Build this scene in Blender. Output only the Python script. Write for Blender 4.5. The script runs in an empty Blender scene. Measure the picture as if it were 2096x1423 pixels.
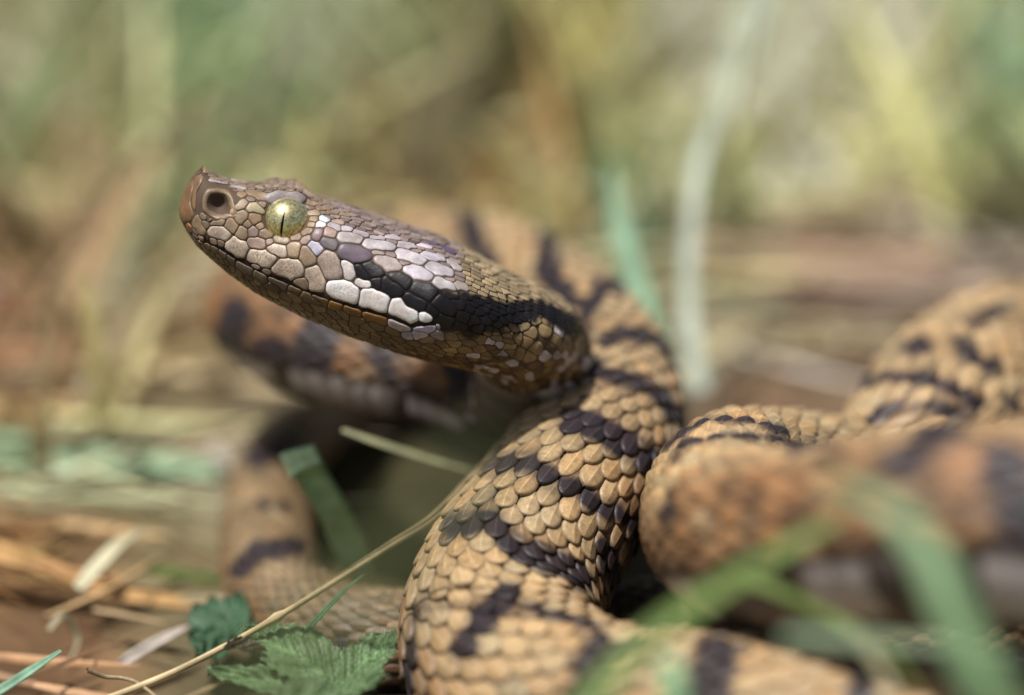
import bpy, math, random
import numpy as np
from mathutils import Vector
from mathutils.bvhtree import BVHTree
R = math.radians
rng = np.random.default_rng(7)
random.seed(7)
scene = bpy.context.scene
COL = scene.collection
S = 0.01                      # all lengths below are in centimetres

# ------------------------------------------------------------------ camera, light, exposure
PITCH = R(20)
CAM = np.array([0.0, 0.0, 11.75])
VIEW = np.array([0.0, math.cos(PITCH), -math.sin(PITCH)])
UPV = np.array([0.0, math.sin(PITCH), math.cos(PITCH)])
RT = np.array([1.0, 0.0, 0.0])
cam_d = bpy.data.cameras.new('camera')
cam = bpy.data.objects.new('camera', cam_d)
COL.objects.link(cam)
cam.location = CAM * S
cam.rotation_euler = (math.pi / 2 - PITCH, 0, 0)
cam_d.lens = 100
cam_d.sensor_width = 36
cam_d.clip_start = 0.01
cam_d.clip_end = 200
cam_d.dof.use_dof = True
cam_d.dof.focus_distance = 25.15 * S
cam_d.dof.aperture_fstop = 7.5
scene.camera = cam

SUN_EL, SUN_AZ = R(72), R(240)      # azimuth clockwise from +Y: behind the camera, from its left
world = bpy.data.worlds.new('World')
scene.world = world
world.use_nodes = True
wn = world.node_tree
wn.nodes.clear()
sky = wn.nodes.new('ShaderNodeTexSky')
sky.sky_type = 'NISHITA'
sky.sun_disc = False
sky.sun_elevation = SUN_EL
sky.sun_rotation = SUN_AZ
sky.air_density = 1.0
sky.dust_density = 4.0
sky.ozone_density = 1.0
bg = wn.nodes.new('ShaderNodeBackground')
bg.inputs['Strength'].default_value = 0.065
wo = wn.nodes.new('ShaderNodeOutputWorld')
wn.links.new(sky.outputs[0], bg.inputs[0])
wn.links.new(bg.outputs[0], wo.inputs[0])
sun_d = bpy.data.lights.new('sun', 'SUN')
sun_d.energy = 5.0
sun_d.angle = R(4)
sun_d.color = (1.0, 0.97, 0.93)
sun = bpy.data.objects.new('sun', sun_d)
COL.objects.link(sun)
sdir = Vector((math.sin(SUN_AZ) * math.cos(SUN_EL), math.cos(SUN_AZ) * math.cos(SUN_EL), math.sin(SUN_EL)))
sun.rotation_euler = sdir.to_track_quat('Z', 'Y').to_euler()
scene.view_settings.view_transform = 'Standard'
scene.view_settings.look = 'None'
scene.view_settings.exposure = 0.22
scene.view_settings.gamma = 1
scene.view_settings.use_curve_mapping = False
scene.render.engine = 'CYCLES'
scene.cycles.use_denoising = True
scene.cycles.max_bounces = 6
scene.cycles.caustics_reflective = False
scene.cycles.caustics_refractive = False

# ------------------------------------------------------------------ helpers
FX = 0.36 / 2096
def P(u, v, d):
    """point of the place seen at pixel (u, v) of the photograph at distance d along the view axis"""
    return CAM + d * (VIEW + (u - 1048) * FX * RT - (v - 711.5) * FX * UPV)
def proj(p):
    q = np.asarray(p) - CAM
    d = q @ VIEW
    return 1048 + (q @ RT) / d / FX, 711.5 - (q @ UPV) / d / FX, d
def norm(a):
    return a / np.maximum(np.linalg.norm(a, axis=-1, keepdims=True), 1e-9)
def lin(c):
    c = np.asarray(c, float) / 255
    return np.where(c <= 0.04045, c / 12.92, ((c + 0.055) / 1.055) ** 2.4)
def new_mesh(name, v, faces, mat, cols=None, smooth=True, extra=None):
    """faces: (n,4) or (n,3) int array, or list of such arrays"""
    if not isinstance(faces, list):
        faces = [faces]
    faces = [np.asarray(f, dtype=np.int32) for f in faces if len(f)]
    v = np.asarray(v, dtype=np.float32) * S
    me = bpy.data.meshes.new(name)
    me.vertices.add(len(v))
    me.vertices.foreach_set('co', v.ravel())
    nl = sum(f.size for f in faces)
    me.loops.add(nl)
    me.loops.foreach_set('vertex_index', np.concatenate([f.ravel() for f in faces]))
    npoly = sum(len(f) for f in faces)
    me.polygons.add(npoly)
    sizes = np.concatenate([np.full(len(f), f.shape[1], np.int32) for f in faces])
    starts = np.concatenate([[0], np.cumsum(sizes)[:-1]]).astype(np.int32)
    me.polygons.foreach_set('loop_start', starts)
    me.polygons.foreach_set('use_smooth', np.full(npoly, smooth))
    me.update(calc_edges=True)
    if cols is not None:
        a = me.color_attributes.new('Col', 'FLOAT_COLOR', 'POINT')
        c4 = np.ones((len(v), 4), np.float32)
        c4[:, :cols.shape[1]] = cols
        a.data.foreach_set('color', c4.ravel())
    me.materials.append(mat)
    return me
def obj(name, v, faces, mat, parent=None, cols=None, smooth=True, origin=None):
    v = np.asarray(v, float)
    o0 = np.zeros(3) if origin is None else np.asarray(origin, float)
    me = new_mesh(name, v - o0, faces, mat, cols, smooth)
    ob = bpy.data.objects.new(name, me)
    COL.objects.link(ob)
    if parent is not None:
        ob.parent = parent
        w = np.array(parent.get('wo', (0, 0, 0)))
        ob.location = (o0 - w) * S
    else:
        ob.location = o0 * S
    ob['wo'] = [float(x) for x in o0]
    return ob
def empty(name, at, label, cat, group=None):
    e = bpy.data.objects.new(name, None)
    COL.objects.link(e)
    e.location = np.asarray(at) * S
    e.empty_display_size = 0.005
    e['wo'] = [float(x) for x in at]
    tag(e, label, cat, group)
    return e
def tag(o, label=None, cat=None, group=None, kind=None):
    if label: o['label'] = label
    if cat: o['category'] = cat
    if group: o['group'] = group
    if kind: o['kind'] = kind
    return o

# ------------------------------------------------------------------ materials
def base_mat(name, rough=0.5, spec=0.5):
    m = bpy.data.materials.new(name)
    m.use_nodes = True
    nt = m.node_tree
    b = nt.nodes['Principled BSDF']
    b.inputs['Roughness'].default_value = rough
    b.inputs['Specular IOR Level'].default_value = spec
    return m, nt, b
def N(nt, t, **kw):
    n = nt.nodes.new(t)
    for k, v in kw.items():
        setattr(n, k, v)
    return n
def noise(nt, scale, detail=4, rough=0.6, obj_space=False):
    tc = N(nt, 'ShaderNodeNewGeometry')
    n = N(nt, 'ShaderNodeTexNoise')
    n.inputs['Scale'].default_value = scale
    n.inputs['Detail'].default_value = detail
    n.inputs['Roughness'].default_value = rough
    nt.links.new(tc.outputs['Position'], n.inputs['Vector'])
    return n
def ramp(nt, fac, stops):
    r = N(nt, 'ShaderNodeValToRGB')
    e = r.color_ramp.elements
    while len(e) < len(stops):
        e.new(0.5)
    for i, (p, c) in enumerate(stops):
        e[i].position = p
        e[i].color = (*c, 1)
    nt.links.new(fac, r.inputs[0])
    return r
def mix(nt, a, b, fac, mode='MIX'):
    m = N(nt, 'ShaderNodeMix', data_type='RGBA', blend_type=mode)
    for s, x in ((6, a), (7, b)):
        if isinstance(x, tuple): m.inputs[s].default_value = (*x, 1)
        else: nt.links.new(x, m.inputs[s])
    if isinstance(fac, float): m.inputs[0].default_value = fac
    else: nt.links.new(fac, m.inputs[0])
    return m.outputs[2]
def scale_material(name, rough, mott, spk_scale, bump):
    m, nt, b = base_mat(name, rough, 0.36)
    at = N(nt, 'ShaderNodeVertexColor', layer_name='Col')
    n1 = noise(nt, 1 / (0.07 * S), 5, 0.7)
    r1 = ramp(nt, n1.outputs['Fac'], [(0.3, (1 - mott,) * 3), (0.7, (1 + mott * 0.0,) * 3)])
    c = mix(nt, at.outputs['Color'], r1.outputs[0], 1.0, 'MULTIPLY')
    n2 = noise(nt, 1 / (spk_scale * S), 3, 0.75)
    r2 = ramp(nt, n2.outputs['Fac'], [(0.47, (0, 0, 0)), (0.60, (1, 1, 1))])
    mm = N(nt, 'ShaderNodeMath', operation='MULTIPLY')
    nt.links.new(r2.outputs[0], mm.inputs[0])
    nt.links.new(at.outputs['Alpha'], mm.inputs[1])
    c = mix(nt, c, (0.20, 0.105, 0.045), mm.outputs[0])
    nt.links.new(c, b.inputs['Base Color'])
    n3 = noise(nt, 1 / (0.02 * S), 3, 0.6)
    bp = N(nt, 'ShaderNodeBump')
    bp.inputs['Strength'].default_value = bump
    bp.inputs['Distance'].default_value = 0.004 * S
    nt.links.new(n3.outputs['Fac'], bp.inputs['Height'])
    nt.links.new(bp.outputs[0], b.inputs['Normal'])
    rr = ramp(nt, n1.outputs['Fac'], [(0.3, (rough + 0.12,) * 3), (0.7, (rough - 0.08,) * 3)])
    nt.links.new(rr.outputs[0], b.inputs['Roughness'])
    return m
M_HEAD = scale_material('head_scale_keratin', 0.42, 0.35, 0.016, 0.5)
M_BODY = scale_material('body_scale_keratin', 0.46, 0.5, 0.02, 0.9)
M_SKIN, nt, b = base_mat('skin_between_scales', 0.7, 0.2)
at = N(nt, 'ShaderNodeVertexColor', layer_name='Col')
nt.links.new(at.outputs['Color'], b.inputs['Base Color'])
M_EYE, nt, b = base_mat('golden_iris', 0.28, 0.6)
n1 = noise(nt, 1 / (0.03 * S), 6, 0.8)
n1b = noise(nt, 1 / (0.008 * S), 4, 0.7)
mx = N(nt, 'ShaderNodeMath', operation='MULTIPLY_ADD')
mx.inputs[1].default_value = 0.6
nt.links.new(n1b.outputs['Fac'], mx.inputs[0])
nt.links.new(n1.outputs['Fac'], mx.inputs[2])
r1 = ramp(nt, mx.outputs[0], [(0.58, (0.10, 0.06, 0.015)), (0.74, (0.50, 0.42, 0.17)), (0.92, (0.92, 0.86, 0.48))])
nt.links.new(r1.outputs[0], b.inputs['Base Color'])
b.inputs['Metallic'].default_value = 0.8
b.inputs['Coat Weight'].default_value = 1.0
b.inputs['Coat Roughness'].default_value = 0.03
M_PUPIL, nt, b = base_mat('pupil_black', 0.3, 0.08)
b.inputs['Base Color'].default_value = (0.006, 0.004, 0.003, 1)
b.inputs['Coat Weight'].default_value = 0.0
b.inputs['Coat Roughness'].default_value = 0.1
def plant_material(name, rough=0.5, trans=0.25, fibre=True, spec=0.4):
    m, nt, b = base_mat(name, rough, spec)
    at = N(nt, 'ShaderNodeVertexColor', layer_name='Col')
    n1 = noise(nt, 1 / (0.3 * S), 5, 0.65)
    r1 = ramp(nt, n1.outputs['Fac'], [(0.3, (0.6, 0.58, 0.5)), (0.7, (1.15, 1.12, 1.1))])
    c = mix(nt, at.outputs['Color'], r1.outputs[0], 1.0, 'MULTIPLY')
    nt.links.new(c, b.inputs['Base Color'])
    if trans > 0:
        tr = N(nt, 'ShaderNodeBsdfTranslucent')
        nt.links.new(c, tr.inputs['Color'])
        ms = N(nt, 'ShaderNodeMixShader')
        ms.inputs[0].default_value = trans
        out = nt.nodes['Material Output']
        nt.links.new(b.outputs[0], ms.inputs[1])
        nt.links.new(tr.outputs[0], ms.inputs[2])
        nt.links.new(ms.outputs[0], out.inputs[0])
    return m
M_GRASS = plant_material('grass_blade', 0.5, 0.3)
M_STRAW = plant_material('dry_straw', 0.55, 0.12)
M_GROUND, nt, b = base_mat('soil_and_litter', 0.9, 0.1)
at = N(nt, 'ShaderNodeVertexColor', layer_name='Col')
n1 = noise(nt, 1 / (1.2 * S), 8, 0.7)
r1 = ramp(nt, n1.outputs['Fac'], [(0.32, (0.35, 0.3, 0.25)), (0.5, (0.8, 0.78, 0.75)), (0.68, (1.2, 1.18, 1.1))])
nt.links.new(mix(nt, at.outputs['Color'], r1.outputs[0], 1.0, 'MULTIPLY'), b.inputs['Base Color'])

# ------------------------------------------------------------------ colours of the litter, by place
FIELD = [  # pixel where the patch of ground lies, its colour; under the coils darkened for shade
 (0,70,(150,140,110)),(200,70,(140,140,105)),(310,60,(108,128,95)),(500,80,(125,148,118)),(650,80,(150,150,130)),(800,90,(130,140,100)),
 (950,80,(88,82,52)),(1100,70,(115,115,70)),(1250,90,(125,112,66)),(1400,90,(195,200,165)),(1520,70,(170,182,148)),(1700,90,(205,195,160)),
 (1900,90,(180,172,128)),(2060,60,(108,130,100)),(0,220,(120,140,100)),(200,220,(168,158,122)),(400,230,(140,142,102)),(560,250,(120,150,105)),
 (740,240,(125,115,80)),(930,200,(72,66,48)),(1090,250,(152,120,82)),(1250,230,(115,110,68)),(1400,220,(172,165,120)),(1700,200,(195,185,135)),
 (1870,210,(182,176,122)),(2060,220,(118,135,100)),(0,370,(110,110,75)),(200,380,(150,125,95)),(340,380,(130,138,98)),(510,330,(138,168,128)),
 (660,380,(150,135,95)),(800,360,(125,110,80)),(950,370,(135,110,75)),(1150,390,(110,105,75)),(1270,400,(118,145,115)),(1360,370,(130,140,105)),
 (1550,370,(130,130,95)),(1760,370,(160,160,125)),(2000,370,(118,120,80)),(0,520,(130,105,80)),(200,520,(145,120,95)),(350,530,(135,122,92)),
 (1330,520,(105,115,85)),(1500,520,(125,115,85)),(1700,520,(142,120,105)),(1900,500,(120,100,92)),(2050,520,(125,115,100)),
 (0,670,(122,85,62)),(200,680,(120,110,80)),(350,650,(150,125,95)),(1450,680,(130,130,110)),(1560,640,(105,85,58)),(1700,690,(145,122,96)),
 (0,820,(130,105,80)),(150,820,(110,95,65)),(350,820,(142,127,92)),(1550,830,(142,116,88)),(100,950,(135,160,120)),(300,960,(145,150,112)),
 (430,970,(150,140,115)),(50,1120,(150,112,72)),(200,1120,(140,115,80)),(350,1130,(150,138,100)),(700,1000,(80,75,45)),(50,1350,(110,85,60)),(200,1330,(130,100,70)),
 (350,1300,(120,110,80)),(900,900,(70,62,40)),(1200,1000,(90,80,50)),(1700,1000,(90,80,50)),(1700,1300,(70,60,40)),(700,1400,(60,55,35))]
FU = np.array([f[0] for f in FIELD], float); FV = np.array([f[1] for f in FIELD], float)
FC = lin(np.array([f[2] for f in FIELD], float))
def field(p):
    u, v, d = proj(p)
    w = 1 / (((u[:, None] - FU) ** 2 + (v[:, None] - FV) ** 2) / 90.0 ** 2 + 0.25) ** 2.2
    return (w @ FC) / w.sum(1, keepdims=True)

# ------------------------------------------------------------------ ground
def gheight(x, y):
    return (0.18 * np.sin(x * 0.9 + 1.3 * np.sin(y * 0.35)) + 0.16 * np.sin(y * 1.1 + x * 0.45) + 0.10 * np.sin(x * 2.1 - y * 1.7)) * 0.8 - 0.25
gx = np.concatenate([[-4000, -1500, -500, -150, -70], np.arange(-36, 36.1, 0.45), [70, 150, 500, 1500, 4000]])
gy = np.concatenate([[-4000, -1500, -300, -60, -10], np.arange(6, 90, 0.45), [110, 150, 300, 800, 2000, 6000]])
X, Y = np.meshgrid(gx, gy)
Z = gheight(X, Y)
Z = np.where((np.abs(X) > 40) | (Y > 92) | (Y < 0), -0.25, Z)
gv = np.stack([X, Y, Z], -1).reshape(-1, 3)
def grid_faces(nr, nc, wrap=False):
    r = np.arange(nr - 1)[:, None]
    c = np.arange(nc if wrap else nc - 1)[None]
    c2 = (c + 1) % nc
    return np.stack([r * nc + c, r * nc + c2, (r + 1) * nc + c2, (r + 1) * nc + c], -1).reshape(-1, 4)
gc = np.full((len(gv), 3), 0.1)
dd = (gv - CAM) @ VIEW
ok = dd > 5
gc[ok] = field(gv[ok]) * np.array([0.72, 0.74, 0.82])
far = (np.abs(gv[:, 0]) > 40) | (gv[:, 1] > 92) | (gv[:, 1] < 0)
gc[far] = (0.16, 0.17, 0.08)
tag(obj('ground', gv, grid_faces(len(gy), len(gx)), M_GROUND, cols=gc), kind='structure')

# ------------------------------------------------------------------ the viper: spine
K = FX * 25.6
HS = [-31, -28, -22, -12, 0, 30, 60, 110, 175, 220, 280, 386, 490, 556, 613, 691, 769, 830, 880]
HT = [14,  46,  66,  80, 74, 69, 72,  86, 105, 103, 106, 109, 114, 110, 102,  95,  86,  78, 76]
HB = [-6, 22,  35,  46, 56, 77, 90, 110, 128, 134, 141, 145, 142, 136, 130, 124, 120, 117, 114]
HW = [6,   30,  48,  66, 78, 92, 100, 114, 138, 150, 170, 202, 220, 218, 200, 150, 120, 110, 102]
HN = [2.0, 2.2, 2.5, 2.8, 3.0, 3.2, 3.2, 3.0, 2.9, 2.8, 2.6, 2.4, 2.3, 2.2, 2.1, 2.05, 2.0, 2.0, 2.0]
def head_axis(s):
    u = 400 + s * 0.9367 ; v = 420 + s * 0.350
    return P(u, v, 25.5 + 0.00075 * s)
hs = np.concatenate([np.arange(-31, -10, 1.0), np.arange(-10, 695, 5.0)])
ctrl = []   # (point, Ht, Hb, W, n, roll_hint)
Uh = norm(0.350 * RT + 0.9367 * UPV - 0.14 * VIEW * -1)
Uh = norm(0.350 * RT + 0.9367 * UPV - 0.17 * VIEW)
body = [ # u, v, depth, radius (cm), segment
 (1078,700,26.3,.54,0),(1092,764,27.0,.54,0),(1045,808,27.5,.53,0),(955,792,27.7,.53,1),(850,760,27.9,.55,1),(700,722,28.2,.57,1),(595,685,28.7,.58,1),
 (535,636,29.7,.58,1),(572,592,30.9,.58,1),(700,555,32.1,.58,2),(850,542,31.5,.60,2),(985,560,30.6,.63,2),(1100,618,29.7,.66,2),
 (1178,690,28.8,.69,3),(1228,775,28.1,.72,3),(1240,860,27.35,.74,3),(1205,955,26.5,.76,3),(1125,1070,25.85,.80,3),(1050,1190,25.4,.83,4),
 (1022,1310,24.9,.86,4),(1085,1420,24.3,.88,4),(1210,1490,23.8,.88,4),(1380,1515,23.4,.88,4),(1600,1530,23.0,.88,4),(1900,1565,22.6,.88,4),
 (2200,1580,22.3,.88,4),(2480,1500,21.8,.86,4),(2600,1340,21.2,.84,5),(2450,1190,20.9,.82,5),(2200,1100,21.4,.80,5),(1950,1085,21.9,.79,5),
 (1720,1105,22.6,.76,5),(1560,1112,23.4,.74,5),(1490,1075,24.4,.72,6),(1512,1008,25.6,.73,6),(1620,1010,26.6,.76,6),(1750,1030,27.2,.80,6),
 (1860,985,27.3,.86,7),(1925,900,27.8,.90,7),(1990,815,28.8,.92,7),(2110,760,30.0,.92,7),(2300,770,30.8,.9,7),(2480,880,30.4,.86,8),
 (2450,1060,29.0,.80,8),(2200,1190,27.8,.74,8),(1900,1275,27.1,.66,8),(1600,1290,26.9,.60,8),(1300,1310,26.8,.55,8),(1000,1325,26.6,.52,8),
 (820,1320,26.35,.50,8),(660,1290,26.7,.48,8),(565,1200,27.5,.47,9),(548,1090,28.7,.46,9),(560,985,29.9,.44,9),(610,905,31.1,.40,9),(720,850,32.3,.30,9),(840,815,33.8,.18,9),(920,795,35.0,.05,9)]
pts, hT, hB, hW, hN, hint, segid = [], [], [], [], [], [], []
for s in hs:
    pts.append(head_axis(s)); f = lambda a: np.interp(s, HS, a)
    hT.append(f(HT) * K); hB.append(f(HB) * K); hW.append(f(HW) * K); hN.append(f(HN)); hint.append(Uh); segid.append(-1)
hend = len(pts)
# Catmull-Rom through the body
cp = [head_axis(640), pts[-1]] + [P(*b_[:3]) for b_ in body]
cp.append(2 * cp[-1] - cp[-2])
rad = [None, (hT[-1], hB[-1], hW[-1])] + [(b_[3],) * 3 for b_ in body]
seg = [None, -1] + [b_[4] for b_ in body]
Zup = np.array([0, 0, 1.0])
for i in range(1, len(cp) - 2):
    p0, p1, p2, p3 = cp[i - 1], cp[i], cp[i + 1], cp[i + 2]
    n = max(6, int(np.linalg.norm(p2 - p1) / 0.05))
    for t in np.arange(1, n + 1) / n:
        a = 0.5 * ((2 * p1) + (-p0 + p2) * t + (2 * p0 - 5 * p1 + 4 * p2 - p3) * t * t + (-p0 + 3 * p1 - 3 * p2 + p3) * t ** 3)
        pts.append(a)
        r1, r2 = rad[i], rad[i + 1]
        tt = t * t * (3 - 2 * t) if i == 1 else t
        hT.append(r1[0] * (1 - tt) + r2[0] * tt); hB.append(r1[1] * (1 - tt) + r2[1] * tt); hW.append(r1[2] * (1 - tt) + r2[2] * tt)
        hN.append(2.0)
        k = min(1.0, (i - 1 + t) / 4.0)
        sg_ = seg[i] if t < 0.5 else seg[i + 1]; hint.append(norm(Uh * (1 - k) + Zup * k + (np.array([0, 0.6 if sg_ == 1 else 0.95, 0]) if sg_ in (1, 5) else 0))); segid.append(seg[i] if t < 0.5 else seg[i + 1])
C = np.array(pts)
hT, hB, hW, hN, hint, segid = map(np.array, (hT, hB, hW, hN, hint, segid))
# light smoothing of the spine beyond the head
for _ in range(12):
    C[hend + 1:-1] = C[hend + 1:-1] * 0.5 + 0.25 * (C[hend:-2] + C[hend + 2:])
T = np.gradient(C, axis=0); T = norm(T)
T[:hend - 2] = T[5]
for _ in range(4):
    T[1:-1] = norm(T[1:-1] * 2 + T[:-2] + T[2:])
U = norm(hint - (hint * T).sum(1)[:, None] * T)
for _ in range(30):
    U[hend:-1] = norm(U[hend:-1] * 2 + U[hend - 1:-2] + U[hend + 1:])
    U = norm(U - (U * T).sum(1)[:, None] * T)
L = np.cross(T, U)
ARC = np.concatenate([[0], np.cumsum(np.linalg.norm(np.diff(C, axis=0), axis=1))])
def section(theta, ht, hb, w, n):
    st, ct = np.sin(theta), np.cos(theta)
    x = w * np.sign(st) * np.abs(st) ** (2 / n)
    y = np.where(ct > 0, ht, hb) * np.sign(ct) * np.abs(ct) ** (2 / n)
    return x, y
def tube(s, theta, h):
    """point on the body at arc length s, angle theta from the back, raised by h"""
    f = lambda a: np.interp(s, ARC, a)
    f3 = lambda a: np.stack([np.interp(s, ARC, a[:, k]) for k in range(3)], -1)
    c, u, l = f3(C), norm(f3(U)), norm(f3(L))
    x, y = section(theta, f(hT) + h, f(hB) * 0.94 + h, f(hW) + h, f(hN))
    return c + x[..., None] * l + y[..., None] * u
NT = 72
th = np.linspace(0, 2 * math.pi, NT, endpoint=False)
ss = ARC
SS, TH = np.meshgrid(ss, th, indexing='ij')
inner = np.where(SS > ARC[hend], -0.012, -0.004)
V = tube(SS.ravel(), TH.ravel(), inner.ravel()).reshape(len(ss), NT, 3)
# bumps and hollows of the head (centre pixel, radius cm, raise cm)
def skin_hit(u, v, bvh):
    dr = Vector(P(u, v, 1.0) - CAM).normalized()
    loc, nn, idx, dist = bvh.ray_cast(Vector(CAM), dr)
    return loc, nn
faces_skin = grid_faces(len(ss), NT, True)
bvh0 = BVHTree.FromPolygons(V.reshape(-1, 3).tolist(), faces_skin[: hend * NT + NT * 40].tolist())
for (u, v, rr, amt) in [(585, 444, 0.22, -0.10), (447, 417, 0.085, -0.11), (585, 398, 0.13, 0.035), (560, 397, 0.1, 0.03), (612, 401, 0.1, 0.03), (860, 600, 0.45, 0.05), (820, 560, 0.35, -0.04)]:
    loc, nn = skin_hit(u, v, bvh0)
    if loc is None: continue
    for side in (0, 1):
        c0 = np.array(loc); n0 = np.array(nn)
        if n0 @ VIEW > 0: n0 = -n0
        if side:   # the same on the far side of the head
            i = np.argmin(np.linalg.norm(C[:hend] - c0, axis=1))
            q = c0 - C[i]; c0 = c0 - 2 * (q @ L[i]) * L[i]; n0 = n0 - 2 * (n0 @ L[i]) * L[i]
        d2 = ((V[:hend + 60] - c0) ** 2).sum(-1)
        V[:hend + 60] += (amt * np.exp(-(d2 / rr ** 2) ** 1.5))[..., None] * n0
skin_col = np.zeros((len(ss), NT, 3)) + (0.028, 0.018, 0.012)
hu, hv_, _ = proj(V[:hend + 12].reshape(-1, 3))
inst = (hu > 690) & (hv_ > np.interp(hu, [690, 760, 860, 960, 1160], [520, 545, 585, 600, 610])) & (hv_ < np.interp(hu, [690, 760, 860, 960, 1160], [540, 605, 655, 690, 680]))
hc = np.where(inst[:, None], (0.006, 0.004, 0.004), (0.085, 0.058, 0.038))
mp = np.array([(398,484),(440,503),(485,532),(540,560),(600,585),(655,607),(720,628),(790,648),(840,668),(888,664)], float)
md = np.full(len(hu), 99.0)
for a_, b_ in zip(mp[:-1], mp[1:]):
    t_ = np.clip(((hu - a_[0]) * (b_ - a_)[0] + (hv_ - a_[1]) * (b_ - a_)[1]) / ((b_ - a_) @ (b_ - a_)), 0, 1)
    md = np.minimum(md, np.hypot(hu - a_[0] - t_ * (b_ - a_)[0], hv_ - a_[1] - t_ * (b_ - a_)[1]))
hc = np.where((md < 9)[:, None], (0.018, 0.010, 0.008), hc)
skin_col[:hend + 12] = hc.reshape(hend + 12, NT, 3)
MOUTH_PX = [(398,484),(440,503),(485,532),(540,560),(600,585),(655,607),(720,628),(790,648),(840,668),(888,664)]
bvh = BVHTree.FromPolygons(V[:hend + 130].reshape(-1, 3).tolist(), grid_faces(hend + 130, NT, True).tolist())
root = empty('viper', [P(1100, 1300, 25)[0], P(1100, 1300, 25)[1], 0.0],
             'coiled tan viper with dark crossbars, raised head and upturned snout facing left', 'snake')
capA = np.array([[0, (k + 1) % NT, k] for k in range(NT)])
body_ob = obj('body', V.reshape(-1, 3), [faces_skin], M_SKIN, root, cols=skin_col.reshape(-1, 3))

# ------------------------------------------------------------------ colour pattern
STROKES = {  # dark crossbars: segment ids -> polylines in pixels with half width
 (2,): [([(955,425),(968,480),(1000,540)],26),([(780,415),(795,445)],15)],
 (2,3): [([(1130,470),(1118,550),(1165,610)],28),([(1300,572),(1235,585),(1198,640),(1190,700)],20)],
 (3,): [([(1240,695),(1300,680),(1360,700),(1400,755)],18),([(1185,740),(1225,748)],24),([(1240,765),(1300,778),(1350,808),(1395,860)],19),
        ([(1165,864),(1220,870),(1268,900),(1310,926),(1335,948)],30),([(1005,955),(1030,948),(1083,940),(1105,966),(1145,993),(1182,1002),(1218,1030),(1255,1045)],23),
        ([(1255,1040),(1310,1090)],14)],
 (-1, 0): [([(990,655),(1060,650),(1110,650)],24),([(1080,628),(1120,640),(1150,690)],12)],
 (3,4): [([(930,1078),(980,1066),(1020,1072),(1040,1098),(1062,1128),(1095,1130),(1128,1149),(1163,1158),(1195,1190)],26),([(1235,1120),(1265,1200)],20),([(1310,1120),(1290,1240)],16)],
 (4,): [([(1045,1215),(985,1265),(945,1335)],30),([(1040,1222),(1120,1252),(1230,1285)],13),([(850,1250),(832,1430)],12),
        ([(1240,1325),(1205,1370),(1180,1440)],36),([(1240,1325),(1300,1315)],12),([(1470,1335),(1450,1440)],44),([(1755,1370),(1760,1440)],30),([(2000,1400),(2000,1450)],30)],
 (5,): [([(1945,865),(1890,905),(1840,955)],34),([(2062,960),(2080,1100),(2075,1250)],55),([(1365,985),(1368,1055)],15),([(1625,905),(1700,890)],18),([(1560,1190),(1600,1240)],20)],
 (6,): [([(1360,915),(1400,880),(1450,858),(1530,858),(1610,885)],9),([(1380,940),(1400,905),(1480,890),(1560,893),(1640,915)],8)],
 (7,): [([(1735,795),(1790,775),(1880,770),(1950,790),(2015,835)],14),([(1740,885),(1800,845),(1880,830),(1960,845),(2035,885)],14),
        ([(1850,712),(1905,700)],20),([(1955,695),(1995,730),(2030,745)],18),([(1990,655),(2060,628)],16),([(2060,810),(2096,850)],12)],
 (9,): [([(485,1165),(530,1125),(610,1118)],20),([(520,935),(600,900)],26),([(535,1025),(540,1035)],10),([(580,1030),(583,1040)],9)],
 (8,): [([(705,1300),(690,1330)],16)],
 (1,): [([(478,640),(470,720)],32),([(650,680),(640,740)],42),([(550,725),(595,800)],44),([(500,740),(520,760)],14),([(770,700),(790,760)],26),([(930,740),(940,800)],26)],
}
def stroke_dist(u, v, sg, front):
    """how far inside the nearest dark bar (positive = inside, in pixels)"""
    out = np.full(len(u), -99.0)
    for ids, lst in STROKES.items():
        m = np.isin(sg, ids) & front
        if not m.any(): continue
        uu, vv = u[m], v[m]
        best = np.full(len(uu), -99.0)
        for poly, hw in lst:
            for a, b2 in zip(poly[:-1], poly[1:]):
                a = np.array(a, float); b2 = np.array(b2, float); ab = b2 - a
                t = np.clip(((uu - a[0]) * ab[0] + (vv - a[1]) * ab[1]) / (ab @ ab), 0, 1)
                d = np.hypot(uu - a[0] - t * ab[0], vv - a[1] - t * ab[1])
                best = np.maximum(best, hw - d)
        out[m] = np.maximum(out[m], best)
    return out
def vnoise(p, f, seed=0.0):
    """cheap smooth noise"""
    q = p * f + seed
    return (np.sin(q[:, 0] * 1.7 + 1.3 * np.sin(q[:, 1] * 1.1)) + np.sin(q[:, 1] * 2.1 + 1.7 * np.sin(q[:, 2] * 1.3)) + np.sin(q[:, 2] * 1.9 + 1.1 * np.sin(q[:, 0] * 1.5 + 2))) / 3
TAN = np.array([0.45, 0.305, 0.15]); ORANGE = np.array([0.25, 0.115, 0.042]); DARK = np.array([0.030, 0.020, 0.022]); PALE = np.array([0.58, 0.45, 0.26]); OLIVE = np.array([0.36, 0.28, 0.12])
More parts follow.
